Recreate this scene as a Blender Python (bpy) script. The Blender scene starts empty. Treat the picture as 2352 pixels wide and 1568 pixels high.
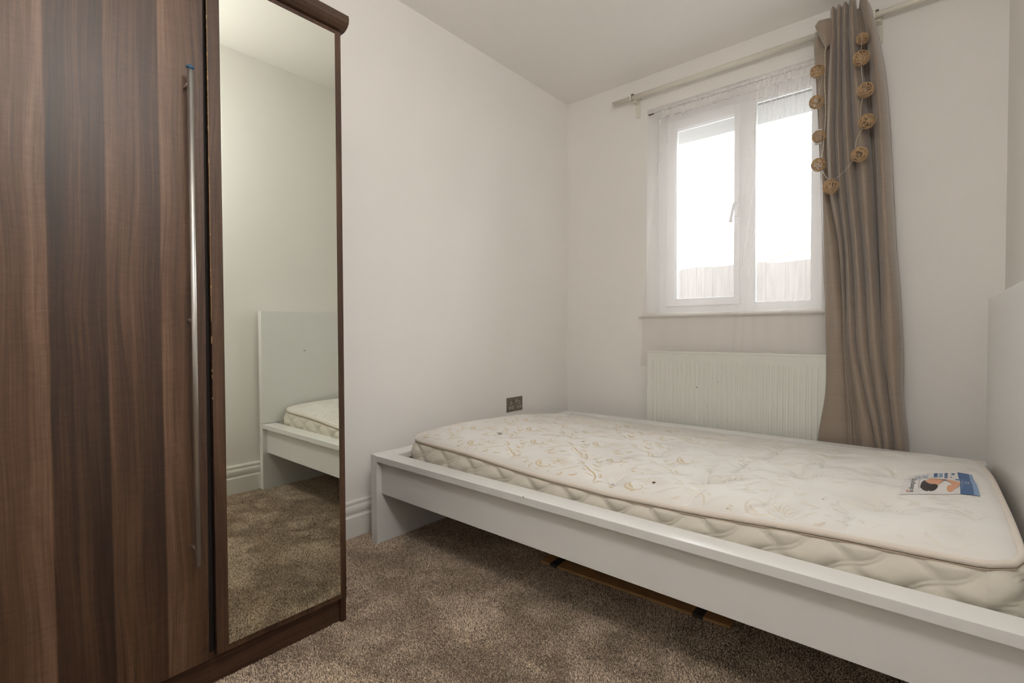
import bpy, bmesh, math, random
import numpy as np
from mathutils import Vector, Matrix
random.seed(7)
rng = np.random.default_rng(11)
R = math.radians
S = bpy.context.scene
COL = S.collection

# ---------------------------------------------------------------- camera, sky, added fill light, exposure
cam_d = bpy.data.cameras.new('camera'); cam = bpy.data.objects.new('camera', cam_d); COL.objects.link(cam)
cam_d.sensor_width = 36.0; cam_d.lens = 1126.30 / 2352 * 36.0; cam_d.clip_start = 0.02; cam_d.clip_end = 200
F = Vector((-0.64858481, 0.76087108, -0.02032109)); Rt = Vector((0.76107309, 0.64865485, -0.00382505)); U = Rt.cross(F)
M = Matrix.Identity(4)
for i in range(3):
    M[i][0] = Rt[i]; M[i][1] = U[i]; M[i][2] = -F[i]
M[0][3], M[1][3], M[2][3] = 0.0, 0.0, 0.9217
cam.matrix_world = M
S.camera = cam
SKY = 3.0
FILL = 9.0
w = bpy.data.worlds.new('overcast_sky'); S.world = w; w.use_nodes = True
bg = w.node_tree.nodes['Background']; bg.inputs['Color'].default_value = (0.93, 0.965, 1.0, 1); bg.inputs['Strength'].default_value = SKY
S.view_settings.view_transform = 'Standard'; S.view_settings.look = 'None'; S.view_settings.gamma = 1.0
S.view_settings.use_curve_mapping = False
S.view_settings.exposure = 2.1
S.cycles.use_denoising = True
S.cycles.max_bounces = 14; S.cycles.diffuse_bounces = 7; S.cycles.glossy_bounces = 5
S.cycles.transparent_max_bounces = 24; S.cycles.transmission_bounces = 8
S.cycles.sample_clamp_indirect = 8.0
pl = bpy.data.lights.new('window_portal', 'AREA'); pl.shape = 'RECTANGLE'; pl.size = 0.98; pl.size_y = 1.32; pl.cycles.is_portal = True
po = bpy.data.objects.new('window_portal', pl); COL.objects.link(po); po.location = (-0.90, 3.19, 1.675); po.rotation_euler = (R(-90), 0, 0)

# ---------------------------------------------------------------- helpers
def tag(o, label=None, cat=None, group=None, kind=None):
    if label: o['label'] = label
    if cat: o['category'] = cat
    if group: o['group'] = group
    if kind: o['kind'] = kind
    return o
def thing(name, loc, label=None, cat=None, group=None, kind=None):
    o = bpy.data.objects.new(name, None); COL.objects.link(o); o.location = loc; o.empty_display_size = 0.05
    return tag(o, label, cat, group, kind)
def world_off(p):
    return p.location.copy()
def link(name, me, m, parent=None, smooth=False):
    o = bpy.data.objects.new(name, me); COL.objects.link(o)
    if m is not None: me.materials.append(m)
    if parent is not None:
        o.parent = parent
        o.matrix_parent_inverse = Matrix.Translation(world_off(parent)).inverted()
    if smooth:
        for p in me.polygons: p.use_smooth = True
    return o
def obj(name, bm, m, parent=None, smooth=False):
    me = bpy.data.meshes.new(name); bmesh.ops.recalc_face_normals(bm, faces=bm.faces[:]); bm.to_mesh(me); bm.free()
    return link(name, me, m, parent, smooth)
def npmesh(name, V, Fc, m, parent=None, smooth=True):
    me = bpy.data.meshes.new(name); V = np.asarray(V, np.float32); Fc = np.asarray(Fc, np.int32)
    k = Fc.shape[1]
    me.vertices.add(len(V)); me.vertices.foreach_set('co', V.ravel())
    me.loops.add(Fc.size); me.loops.foreach_set('vertex_index', Fc.ravel())
    me.polygons.add(len(Fc)); me.polygons.foreach_set('loop_start', np.arange(0, Fc.size, k, dtype=np.int32))
    me.polygons.foreach_set('use_smooth', np.full(len(Fc), smooth))
    me.update(calc_edges=True)
    return link(name, me, m, parent)
def box(bm, x0, x1, y0, y1, z0, z1, bev=0.0):
    g = bmesh.ops.create_cube(bm, size=1.0)
    vs = g['verts']
    for v in vs:
        v.co = Vector(((x0 + x1) / 2 + v.co.x * (x1 - x0), (y0 + y1) / 2 + v.co.y * (y1 - y0), (z0 + z1) / 2 + v.co.z * (z1 - z0)))
    if bev > 0:
        es = list({e for v in vs for e in v.link_edges})
        bmesh.ops.bevel(bm, geom=es, offset=bev, segments=2, profile=0.6, affect='EDGES')
def bx(name, x0, x1, y0, y1, z0, z1, m, parent=None, bev=0.0):
    bm = bmesh.new(); box(bm, x0, x1, y0, y1, z0, z1, bev); return obj(name, bm, m, parent)
def extrude_profile(bm, prof, axis, a0, a1):
    """closed profile of (p, q): axis 'x' -> (y,z) swept along x; axis 'y' -> (x,z) swept along y"""
    def P(p, q, a):
        return (a, p, q) if axis == 'x' else (p, a, q)
    A = [bm.verts.new(P(p, q, a0)) for p, q in prof]; B = [bm.verts.new(P(p, q, a1)) for p, q in prof]
    n = len(prof)
    for i in range(n):
        bm.faces.new((A[i], A[(i + 1) % n], B[(i + 1) % n], B[i]))
    bm.faces.new(A); bm.faces.new(B[::-1])
def tube(bm, pts, r, seg=8, closed=False):
    pts = [Vector(p) for p in pts]; n = len(pts); rings = []
    up = Vector((0.13, 0.2, 0.97)).normalized()
    for i, p in enumerate(pts):
        if closed: d = pts[(i + 1) % n] - pts[i - 1]
        else: d = pts[min(i + 1, n - 1)] - pts[max(i - 1, 0)]
        if d.length < 1e-9: d = Vector((0, 0, 1))
        d.normalize()
        a = d.cross(up)
        if a.length < 0.05: a = d.cross(Vector((1, 0, 0)))
        a.normalize(); b = d.cross(a); up = b if b.dot(up) > 0 else -b
        a = d.cross(up).normalized(); b = up
        rr = r[i] if isinstance(r, (list, tuple)) else r
        rings.append([bm.verts.new(p + (a * math.cos(2 * math.pi * k / seg) + b * math.sin(2 * math.pi * k / seg)) * rr) for k in range(seg)])
    m = n if closed else n - 1
    for i in range(m):
        A = rings[i]; B = rings[(i + 1) % n]
        for k in range(seg):
            bm.faces.new((A[k], A[(k + 1) % seg], B[(k + 1) % seg], B[k]))
    if not closed:
        bm.faces.new(rings[0][::-1]); bm.faces.new(rings[-1])
def spline(pts, sub=6):
    pts = [Vector(p) for p in pts]; out = []
    for i in range(len(pts) - 1):
        p0 = pts[max(i - 1, 0)]; p1 = pts[i]; p2 = pts[i + 1]; p3 = pts[min(i + 2, len(pts) - 1)]
        for k in range(sub):
            t = k / sub
            out.append(0.5 * ((2 * p1) + (p2 - p0) * t + (2 * p0 - 5 * p1 + 4 * p2 - p3) * t * t + (3 * p1 - p0 - 3 * p2 + p3) * t ** 3))
    out.append(pts[-1]); return out
def grid_faces(nu, nv):
    """nu columns (fast), nv rows"""
    i = np.arange(nu - 1)[None, :] + nu * np.arange(nv - 1)[:, None]; i = i.ravel()
    return np.stack([i, i + 1, i + 1 + nu, i + nu], 1)
def vnoise(x, y, cell, seed):
    r = np.random.default_rng(seed); G = r.random((256, 256))
    u = x / cell; v = y / cell; iu = np.floor(u).astype(int); iv = np.floor(v).astype(int); fu = u - iu; fv = v - iv
    fu = fu * fu * (3 - 2 * fu); fv = fv * fv * (3 - 2 * fv)
    g = lambda a, b: G[a % 256, b % 256]
    return (g(iu, iv) * (1 - fu) + g(iu + 1, iv) * fu) * (1 - fv) + (g(iu, iv + 1) * (1 - fu) + g(iu + 1, iv + 1) * fu) * fv

# ---------------------------------------------------------------- materials
def mat(name, col, rough=0.5, metal=0.0, spec=0.5, var=0.0, vscale=8.0, bump=0.0, bscale=60.0, sheen=0.0, coat=0.0, stretch=None):
    m = bpy.data.materials.new(name); m.use_nodes = True; nt = m.node_tree; b = nt.nodes['Principled BSDF']
    b.inputs['Base Color'].default_value = (*col, 1); b.inputs['Roughness'].default_value = rough
    b.inputs['Metallic'].default_value = metal; b.inputs['Specular IOR Level'].default_value = spec
    b.inputs['Sheen Weight'].default_value = sheen; b.inputs['Coat Weight'].default_value = coat
    tc = nt.nodes.new('ShaderNodeTexCoord'); mp = nt.nodes.new('ShaderNodeMapping'); nt.links.new(tc.outputs['Object'], mp.inputs['Vector'])
    if stretch: mp.inputs['Scale'].default_value = stretch
    if var > 0:
        n = nt.nodes.new('ShaderNodeTexNoise'); n.inputs['Scale'].default_value = vscale; n.inputs['Detail'].default_value = 4
        nt.links.new(mp.outputs[0], n.inputs['Vector'])
        r = nt.nodes.new('ShaderNodeValToRGB'); r.color_ramp.elements[0].position = 0.3; r.color_ramp.elements[1].position = 0.7
        r.color_ramp.elements[0].color = (*[c * (1 - var) for c in col], 1); r.color_ramp.elements[1].color = (*[min(1, c * (1 + var)) for c in col], 1)
        nt.links.new(n.outputs['Fac'], r.inputs['Fac']); nt.links.new(r.outputs['Color'], b.inputs['Base Color'])
    if bump > 0:
        n2 = nt.nodes.new('ShaderNodeTexNoise'); n2.inputs['Scale'].default_value = bscale; n2.inputs['Detail'].default_value = 3
        nt.links.new(mp.outputs[0], n2.inputs['Vector'])
        bp = nt.nodes.new('ShaderNodeBump'); bp.inputs['Strength'].default_value = bump; bp.inputs['Distance'].default_value = 0.002
        nt.links.new(n2.outputs['Fac'], bp.inputs['Height']); nt.links.new(bp.outputs['Normal'], b.inputs['Normal'])
    return m
def wood(name, vertical=True, banded=True, tone=1.08, off=0.0):
    m = bpy.data.materials.new(name); m.use_nodes = True; nt = m.node_tree; N = nt.nodes; L = nt.links; b = N['Principled BSDF']
    tc = N.new('ShaderNodeTexCoord'); sp = N.new('ShaderNodeSeparateXYZ'); L.new(tc.outputs['Object'], sp.inputs[0])
    across, along = ('Y', 'Z') if vertical else ('Z', 'Y')
    cb = N.new('ShaderNodeCombineXYZ'); L.new(sp.outputs[across], cb.inputs[0]); L.new(sp.outputs[along], cb.inputs[1])
    cb.inputs[2].default_value = off
    def noise(sx, sy, detail=4, dist=0.0, rough=0.5, src=None):
        mp = N.new('ShaderNodeMapping'); mp.inputs['Scale'].default_value = (sx, sy, 1); L.new((src or cb).outputs[0], mp.inputs['Vector'])
        n = N.new('ShaderNodeTexNoise'); n.inputs['Scale'].default_value = 1; n.inputs['Detail'].default_value = detail; n.inputs['Distortion'].default_value = dist
        n.inputs['Roughness'].default_value = rough
        L.new(mp.outputs[0], n.inputs['Vector']); return n
    def math_(op, a, bv, c=None):
        n = N.new('ShaderNodeMath'); n.operation = op
        for i, v in enumerate((a, bv, c)):
            if v is None: continue
            if isinstance(v, (int, float)): n.inputs[i].default_value = v
            else: L.new(v, n.inputs[i])
        return n.outputs[0]
    warp = noise(2.0, 1.1, 2)
    dy = math_('MULTIPLY_ADD', warp.outputs['Fac'], 0.09, -0.045)
    yw = math_('ADD', sp.outputs[across], dy)
    yw = math_('ADD', yw, off)
    cb2 = N.new('ShaderNodeCombineXYZ'); L.new(yw, cb2.inputs[0]); L.new(sp.outputs[along], cb2.inputs[1]); cb2.inputs[2].default_value = off
    if banded:
        r = N.new('ShaderNodeValToRGB'); cr = r.color_ramp; cr.interpolation = 'LINEAR'
        L.new(math_('MULTIPLY', math_('ADD', sp.outputs[across], math_('MULTIPLY', dy, 0.16)), 2.0), r.inputs['Fac'])
        st = [(0.0, .35), (.10, .62), (.150, .82), (.153, .22), (.20, .30), (.246, .12), (.250, .62), (.285, .45), (.318, .34), (.347, .18), (.350, .80), (.392, .62), (.42, .40), (.46, .46)]
        while len(cr.elements) < len(st): cr.elements.new(0.5)
        for e, (p, v) in zip(cr.elements, st): e.position = p * 2; e.color = (v, v, v, 1)
        base = math_('MULTIPLY', r.outputs['Color'], 1.0)
    else:
        nb = noise(9, .8, 2); base = math_('MULTIPLY_ADD', nb.outputs['Fac'], 1.2, -0.2)
    n1 = noise(42, 1.3, 5, 0.6, .55, cb2); n2 = noise(230, 3.5, 3, 0.3, .6, cb2); n3 = noise(900, 30, 2); fig = noise(16, 48, 4, 2.5)
    v = math_('MULTIPLY_ADD', n1.outputs['Fac'], 1.15, -0.575)
    v = math_('ADD', v, base)
    v = math_('ADD', v, math_('MULTIPLY_ADD', n2.outputs['Fac'], 0.8, -0.40))
    v = math_('ADD', v, math_('MULTIPLY_ADD', n3.outputs['Fac'], 0.22, -0.11))
    v = math_('ADD', v, math_('MULTIPLY_ADD', fig.outputs['Fac'], 0.26, -0.13))
    ramp = N.new('ShaderNodeValToRGB'); c = ramp.color_ramp
    pts = [(-0.0, (.022, .0105, .0055)), (.35, (.052, .0250, .0132)), (.65, (.094, .0475, .0255)), (1.0, (.165, .093, .056))]
    while len(c.elements) < 4: c.elements.new(.5)
    for e, (p, k) in zip(c.elements, pts): e.position = p; e.color = (*[x * tone for x in k], 1)
    L.new(v, ramp.inputs['Fac']); L.new(ramp.outputs['Color'], b.inputs['Base Color'])
    b.inputs['Roughness'].default_value = 0.47; b.inputs['Specular IOR Level'].default_value = 0.5
    bp = N.new('ShaderNodeBump'); bp.inputs['Strength'].default_value = 0.15; bp.inputs['Distance'].default_value = 0.0006
    L.new(n2.outputs['Fac'], bp.inputs['Height']); L.new(bp.outputs['Normal'], b.inputs['Normal'])
    return m

M_WALL = mat('wall_paint', (.86, .838, .81), .75, bump=.08, bscale=220, var=.012, vscale=2)
M_CEIL = mat('ceiling_paint', (.88, .855, .825), .8, bump=.05, bscale=200)
M_TRIM = mat('white_gloss_trim', (.82, .81, .775), .35)
M_FLOOR = mat('carpet_backing', (.16, .125, .095), .95, var=.3, vscale=90, bump=.6, bscale=300)
M_UPVC = mat('window_plastic', (.86, .865, .87), .30)
M_RAD = mat('radiator_enamel', (.77, .775, .72), .30)
M_BED = mat('bed_foil_white', (.80, .80, .79), .23, bump=.05, bscale=350)
M_WOOD = wood('walnut_door_grain', True, True)
M_WOOD2 = wood('walnut_stile_grain', True, False, 1.05, 3.1)
M_WOODH = wood('walnut_plinth_grain', False, False, .95, 5.7)
M_DARK = mat('wardrobe_inside_dark', (.012, .008, .006), .8)
M_CHIP = mat('raw_chipboard', (.36, .22, .10), .9, var=.3, vscale=300)
M_STEEL = mat('brushed_steel', (.68, .66, .63), .36, metal=1.0, bump=.1, bscale=400, stretch=(1, 1, .05))
M_BLUE = mat('blue_film', (.02, .10, .20), .35)
M_SOCK = mat('pewter_plate', (.21, .18, .145), .38, metal=.4)
M_SOCKW = mat('socket_insert_white', (.62, .58, .52), .4)
M_BLACK = mat('black_void', (.01, .01, .01), .6)
M_POLE = mat('cream_pole', (.74, .71, .62), .35)
M_INK = mat('dark_ink', (.07, .06, .06), .6)
M_GREY = mat('grey_clip', (.35, .34, .31), .45)
M_BR = mat('bronze_hook', (.15, .11, .09), .4, metal=.5)
M_MATT = mat('mattress_damask', (.735, .712, .672), .68, var=.035, vscale=5, bump=.12, bscale=900, sheen=.25)
M_MATS = mat('mattress_border_knit', (.66, .62, .53), .75, bump=.35, bscale=1100, sheen=.2)
M_PIPE = mat('mattress_piping', (.70, .63, .55), .7, bump=.3, bscale=1200, sheen=.2)
M_GOLD = mat('damask_gold_thread', (.60, .495, .33), .50, var=.10, vscale=6, sheen=.2)
M_GOLD2 = mat('damask_gold_part_glare', (.665, .60, .495), .55, var=.10, vscale=6, sheen=.2)  # this gold and the next paint fabric glare into the thread colour
M_GOLD3 = mat('damask_gold_full_glare', (.705, .665, .60), .6, var=.10, vscale=6, sheen=.2)
M_TUFT = mat('grey_felt_tuft', (.42, .41, .41), .8)
M_STAIN = mat('brown_stain', (.09, .045, .03), .8)
M_LABW = mat('label_white_satin', (.68, .66, .64), .45)
M_LABB = mat('label_blue_print', (.045, .115, .27), .45)
M_LABL = mat('label_pale_blue_print', (.22, .33, .50), .5)
M_SKIN = mat('printed_skin_tone', (.62, .32, .19), .5)
M_HAIR = mat('printed_dark_hair', (.035, .025, .022), .5)
M_RED = mat('red_print', (.45, .09, .06), .5); M_YEL = mat('yellow_print', (.6, .38, .08), .5)
M_CARD = mat('brown_cardboard', (.48, .29, .12), .75, var=.12, vscale=20)
M_TAPE = mat('dark_parcel_tape', (.075, .065, .06), .3)
M_CURT = mat('taupe_faux_silk', (.300, .240, .190), .42, sheen=.45, var=.05, vscale=5, bump=.35, bscale=26, stretch=(1.0, 1.0, 16.0))
M_LINE = mat('curtain_lining', (.20, .16, .13), .8)
M_WICK = mat('tan_wicker', (.48, .32, .175), .55, var=.2, vscale=60)
M_CORD = mat('clear_white_cord', (.62, .57, .47), .3)
M_FENCE = mat('weathered_fence_wood', (.085, .072, .064), .85, var=.2, vscale=6, stretch=(6, 6, .5))
M_GRASS = mat('pale_patio', (.38, .365, .34), .9, var=.1, vscale=3)
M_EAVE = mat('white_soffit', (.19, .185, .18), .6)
M_BRICK = mat('render_wall', (.70, .66, .60), .9)
M_ROOF = mat('roof_tiles', (.34, .32, .30), .85, var=.2, vscale=5)
def m_emit(name, col, s):
    m = bpy.data.materials.new(name); m.use_nodes = True; n = m.node_tree; n.nodes.remove(n.nodes['Principled BSDF'])
    e = n.nodes.new('ShaderNodeEmission'); e.inputs['Color'].default_value = (*col, 1); e.inputs['Strength'].default_value = s
    n.links.new(e.outputs[0], n.nodes['Material Output'].inputs['Surface']); return m
def m_glass():
    m = bpy.data.materials.new('window_glass'); m.use_nodes = True; nt = m.node_tree; N = nt.nodes; L = nt.links; N.remove(N['Principled BSDF'])
    t = N.new('ShaderNodeBsdfTransparent'); t.inputs['Color'].default_value = (.95, .965, .96, 1)
    g = N.new('ShaderNodeBsdfGlossy'); g.inputs['Roughness'].default_value = 0.02; fr = N.new('ShaderNodeFresnel'); fr.inputs['IOR'].default_value = 1.45
    # dried rain spots on the pane
    tc = N.new('ShaderNodeTexCoord'); vo = N.new('ShaderNodeTexVoronoi'); vo.inputs['Scale'].default_value = 55; L.new(tc.outputs['Object'], vo.inputs['Vector'])
    rp = N.new('ShaderNodeValToRGB'); rp.color_ramp.elements[0].position = .0; rp.color_ramp.elements[0].color = (1, 1, 1, 1)
    rp.color_ramp.elements[1].position = .13; rp.color_ramp.elements[1].color = (0, 0, 0, 1); L.new(vo.outputs['Distance'], rp.inputs['Fac'])
    d = N.new('ShaderNodeBsdfTranslucent'); d.inputs['Color'].default_value = (.9, .9, .9, 1)
    sc = N.new('ShaderNodeMath'); sc.operation = 'MULTIPLY_ADD'; sc.inputs[1].default_value = .12; sc.inputs[2].default_value = .01; L.new(rp.outputs['Color'], sc.inputs[0])
    m1 = N.new('ShaderNodeMixShader'); L.new(sc.outputs[0], m1.inputs[0]); L.new(t.outputs[0], m1.inputs[1]); L.new(d.outputs[0], m1.inputs[2])
    m2 = N.new('ShaderNodeMixShader'); L.new(fr.outputs[0], m2.inputs[0]); L.new(m1.outputs[0], m2.inputs[1]); L.new(g.outputs[0], m2.inputs[2])
    L.new(m2.outputs[0], N['Material Output'].inputs['Surface']); return m
def m_sheer(name, clear, col=(.86, .81, .79)):
    """open-weave voile: light passes between the threads, the threads scatter it; more thread is met at a slant"""
    m = bpy.data.materials.new(name); m.use_nodes = True; nt = m.node_tree; N = nt.nodes; L = nt.links; N.remove(N['Principled BSDF'])
    t = N.new('ShaderNodeBsdfTransparent')
    d = N.new('ShaderNodeBsdfDiffuse'); d.inputs['Color'].default_value = (*col, 1)
    tl = N.new('ShaderNodeBsdfTranslucent'); tl.inputs['Color'].default_value = (*col, 1)
    a = N.new('ShaderNodeMixShader'); a.inputs[0].default_value = .5; L.new(d.outputs[0], a.inputs[1]); L.new(tl.outputs[0], a.inputs[2])
    lw = N.new('ShaderNodeLayerWeight'); lw.inputs['Blend'].default_value = .35
    k = N.new('ShaderNodeMath'); k.operation = 'MULTIPLY_ADD'; k.inputs[1].default_value = .5; k.inputs[2].default_value = 1 - clear; k.use_clamp = True
    L.new(lw.outputs['Facing'], k.inputs[0])
    mx = N.new('ShaderNodeMixShader'); L.new(k.outputs[0], mx.inputs[0]); L.new(t.outputs[0], mx.inputs[1]); L.new(a.outputs[0], mx.inputs[2])
    L.new(mx.outputs[0], N['Material Output'].inputs['Surface']); return m
M_GLASS = m_glass(); M_SHEER = m_sheer('voile', .77); M_SHEER2 = m_sheer('voile_double', .58)
def m_mirror():
    m = bpy.data.materials.new('mirror_silver'); m.use_nodes = True; nt = m.node_tree; N = nt.nodes; N.remove(N['Principled BSDF'])
    g = N.new('ShaderNodeBsdfGlossy'); g.inputs['Color'].default_value = (.80, .83, .755, 1); g.inputs['Roughness'].default_value = 0.0
    nt.links.new(g.outputs[0], N['Material Output'].inputs['Surface']); return m
M_MIRROR = m_mirror()
def m_attr(name, rough):
    m = bpy.data.materials.new(name); m.use_nodes = True; nt = m.node_tree; b = nt.nodes['Principled BSDF']; b.inputs['Roughness'].default_value = rough
    b.inputs['Specular IOR Level'].default_value = .15; b.inputs['Sheen Weight'].default_value = .1
    a = nt.nodes.new('ShaderNodeAttribute'); a.attribute_name = 'yarn'; nt.links.new(a.outputs['Color'], b.inputs['Base Color']); return m
M_YARN = m_attr('carpet_yarn', .9)

# ---------------------------------------------------------------- room shell
XL, XR, YB, YW, ZC = -1.979, 0.240, -1.35, 2.939, 2.5285
WT = 0.261
fl = bx('floor', XL - .15, XR + .15, YB - .15, YW + WT, -.12, 0.0, M_FLOOR); tag(fl, kind='structure')
tag(bx('ceiling', XL - .15, XR + .15, YB - .15, YW + WT, ZC, ZC + .12, M_CEIL), kind='structure')
tag(bx('wall_left', XL - .15, XL, YB - .15, YW + WT, 0, ZC, M_WALL), kind='structure')
tag(bx('wall_right', XR, XR + .15, YB - .15, YW + WT, 0, ZC, M_WALL), kind='structure')
tag(bx('wall_back', XL, XR, YB - .15, YB, 0, ZC, M_WALL), kind='structure')
WX0, WX1, WZ0, WZ1 = -1.376, -0.425, 1.033, 2.315
bm = bmesh.new()
xs = [XL, WX0, WX1, XR]; zs = [0, WZ0, WZ1, ZC]
for Y, flip in ((YW, 1), (YW + WT, -1)):
    for i in range(3):
        for j in range(3):
            if i == 1 and j == 1: continue
            q = [(xs[i], Y, zs[j]), (xs[i + 1], Y, zs[j]), (xs[i + 1], Y, zs[j + 1]), (xs[i], Y, zs[j + 1])]
            bm.faces.new([bm.verts.new(p) for p in q])
for a, b_ in (((WX0, WZ0), (WX0, WZ1)), ((WX0, WZ1), (WX1, WZ1)), ((WX1, WZ1), (WX1, WZ0)), ((WX1, WZ0), (WX0, WZ0))):
    bm.faces.new([bm.verts.new(p) for p in [(a[0], YW, a[1]), (b_[0], YW, b_[1]), (b_[0], YW + WT, b_[1]), (a[0], YW + WT, a[1])]])
bmesh.ops.remove_doubles(bm, verts=bm.verts[:], dist=1e-5)
tag(obj('wall_window', bm, M_WALL), kind='structure')
# skirting with a double-groove moulding
SK = [(0, 0), (.021, 0), (.021, .089), (.019, .093), (.013, .096), (.012, .103), (.016, .108), (.0185, .118), (.0185, .128), (.015, .137), (.010, .141), (.010, .146), (.0135, .150), (.0115, .158), (.006, .161), (0, .161)]
bm = bmesh.new(); extrude_profile(bm, [(XL + p, q) for p, q in SK], 'y', YB, YW); tag(obj('baseboard_left', bm, M_TRIM), kind='structure')
bm = bmesh.new(); extrude_profile(bm, [(XR - p, q) for p, q in SK], 'y', YB, YW); tag(obj('baseboard_right', bm, M_TRIM), kind='structure')
bm = bmesh.new(); extrude_profile(bm, [(YW - p, q) for p, q in SK], 'x', XL + .022, XR - .022); tag(obj('baseboard_window', bm, M_TRIM), kind='structure')
bm = bmesh.new(); extrude_profile(bm, [(YB + p, q) for p, q in SK], 'x', XL + .022, XR - .022); tag(obj('baseboard_back', bm, M_TRIM), kind='structure')

# carpet pile : tens of thousands of leaning yarn tufts
def pile():
    cell = .0035
    gx = np.arange(XL + .024, XR - .004, cell); gy = np.arange(.15, 1.80, cell)
    X, Y = np.meshgrid(gx, gy); X = X.ravel() + rng.uniform(-.5, .5, X.size) * cell; Y = Y.ravel() + rng.uniform(-.5, .5, Y.size) * cell
    keep = ~((X < -1.425) & (Y < .832)); X = X[keep]; Y = Y[keep]; n = len(X)
    h = rng.uniform(.0030, .0050, n); ang = 6.28 * vnoise(X, Y, .16, 3) + 3.0 * vnoise(X, Y, .05, 4) + rng.normal(0, .5, n)
    lean = .0004 + .0022 * vnoise(X, Y, .12, 5) + .0012 * rng.random(n)
    r = rng.uniform(.0018, .0029, n); a0 = rng.uniform(0, 6.28, n)
    V = np.zeros((n, 4, 3))
    for k in range(3):
        V[:, k, 0] = X + r * np.cos(a0 + k * 2.094); V[:, k, 1] = Y + r * np.sin(a0 + k * 2.094); V[:, k, 2] = -.001
    V[:, 3, 0] = X + lean * np.cos(ang); V[:, 3, 1] = Y + lean * np.sin(ang); V[:, 3, 2] = h
    b = np.arange(n)[:, None] * 4
    Fc = np.concatenate([b + [0, 1, 3], b + [1, 2, 3], b + [2, 0, 3]], 0)
    o = npmesh('carpet_pile', V.reshape(-1, 3), Fc, M_YARN, fl, False)
    pal = np.array([(.80, .67, .53), (.60, .485, .375), (.42, .33, .25), (.22, .165, .12)])
    c = pal[rng.choice(4, n, p=[.25, .38, .25, .12])] * rng.uniform(.85, 1.15, (n, 1))
    blot = .82 + .36 * (.6 * vnoise(X, Y, .22, 8) + .4 * vnoise(X, Y, .07, 9)); c = c * blot[:, None]
    cc = np.ones((n, 4, 4)); cc[:, :, :3] = c[:, None, :]
    at = o.data.color_attributes.new('yarn', 'FLOAT_COLOR', 'POINT'); at.data.foreach_set('color', cc.astype(np.float32).ravel())
    o['kind'] = 'stuff'
pile()

# ---------------------------------------------------------------- window
win = thing('window_1', (-.90, 3.13, WZ0), kind='structure')
FY0, FY1 = 3.10, 3.165
def ring(bm, x0, x1, z0, z1, wl, wr, wb, wt, y0, y1, bev=.003):
    box(bm, x0, x0 + wl, y0, y1, z0, z1, bev); box(bm, x1 - wr, x1, y0, y1, z0, z1, bev)
    box(bm, x0 + wl - .002, x1 - wr + .002, y0 + .0005, y1, z0, z0 + wb, bev); box(bm, x0 + wl - .002, x1 - wr + .002, y0 + .0005, y1, z1 - wt, z1, bev)
bm = bmesh.new(); ring(bm, WX0, WX1, WZ0, WZ1, .060, .070, .050, .050, FY0 + .012, FY1); box(bm, -.872, -.790, FY0 + .012, FY1, WZ0 + .045, WZ1 - .045, .003)
obj('window_frame', bm, M_UPVC, win)
bm = bmesh.new(); ring(bm, -1.316, -.866, 1.080, 2.268, .060, .031, .048, .058, FY0 - .006, FY1 - .012, .004)
box(bm, -1.262, -1.250, FY0 + .004, FY0 + .02, 1.125, 2.215, .002)
sash = obj('opening_sash', bm, M_UPVC, win)
bm = bmesh.new(); box(bm, -1.258, -.893, 3.138, 3.142, 1.125, 2.215); obj('window_glass', bm, M_GLASS, win)
bm = bmesh.new(); box(bm, -.792, -.495, 3.138, 3.142, 1.08, 2.268); obj('window_glass', bm, M_GLASS, win)
bm = bmesh.new(); ring(bm, -.792, -.495, 1.080, 2.268, .008, .008, .010, .014, FY0 + .018, FY1 - .012, .002); obj('glazing_bead', bm, M_UPVC, win)
bm = bmesh.new(); box(bm, -.892, -.868, FY0 - .020, FY0 - .006, 1.60, 1.72, .004)
tube(bm, [(-.884, FY0 - .028, 1.675), (-.886, FY0 - .04, 1.665), (-.893, FY0 - .045, 1.63), (-.901, FY0 - .046, 1.585), (-.903, FY0 - .045, 1.562)], [.009, .009, .008, .009, .010], 10)
tube(bm, [(-.884, FY0 - .006, 1.675), (-.884, FY0 - .036, 1.675)], .008, 10)
obj('window_handle', bm, M_UPVC, win, True)
bm = bmesh.new(); extrude_profile(bm, [(2.912, 1.012), (2.908, 1.020), (2.912, 1.030), (2.920, 1.0345), (3.112, 1.0345), (3.112, 1.028), (2.9395, 1.028), (2.9385, 1.012)], 'x', -1.372, -.429)
obj('sill_board', bm, M_TRIM, win)
bm = bmesh.new(); extrude_profile(bm, [(2.912, 1.010), (2.907, 1.019), (2.911, 1.029), (2.920, 1.0340), (2.9385, 1.0340), (2.9385, 1.010)], 'x', -1.420, -.38)
obj('sill_nosing', bm, M_TRIM, win)

# outside : eave, ground, fence, neighbour
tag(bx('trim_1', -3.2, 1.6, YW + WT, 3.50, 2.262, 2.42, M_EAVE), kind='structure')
tag(bx('garden_ground', -14, 12, YW + WT, 30, -.35, -.20, M_GRASS), kind='structure')
fe = thing('garden_fence', (-1.5, 7.02, -.2), 'tall weathered timber board fence beyond the window glass', 'fence')
x = -6.0; k = 0
bmesh_board = None
while x < 3.0:
    top = 1.80 + .018 * math.sin(x * 2.1) + .012 * math.sin(k * 5.3); wd = .118
    bx('fence_board', x, x + .1115, 7.0 + (k % 2) * .003, 7.018 + (k % 2) * .003, -.2, top, M_FENCE, fe)
    x += .112; k += 1
for z in (.25, 1.45): bx('fence_rail', -6, 3.1, 7.032, 7.075, z, z + .08, M_FENCE, fe)
nh = thing('neighbour_house', (0, 13, -.2), 'pale rendered house with a sloping roof beyond the garden fence', 'house')
bm = bmesh.new(); extrude_profile(bm, [(-3.1, -.2), (8.1, -.2), (8.1, 2.08), (2.5, 3.78), (-3.1, 2.08)], 'y', 10.6, 16)
obj('house_wall', bm, M_BRICK, nh)
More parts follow.
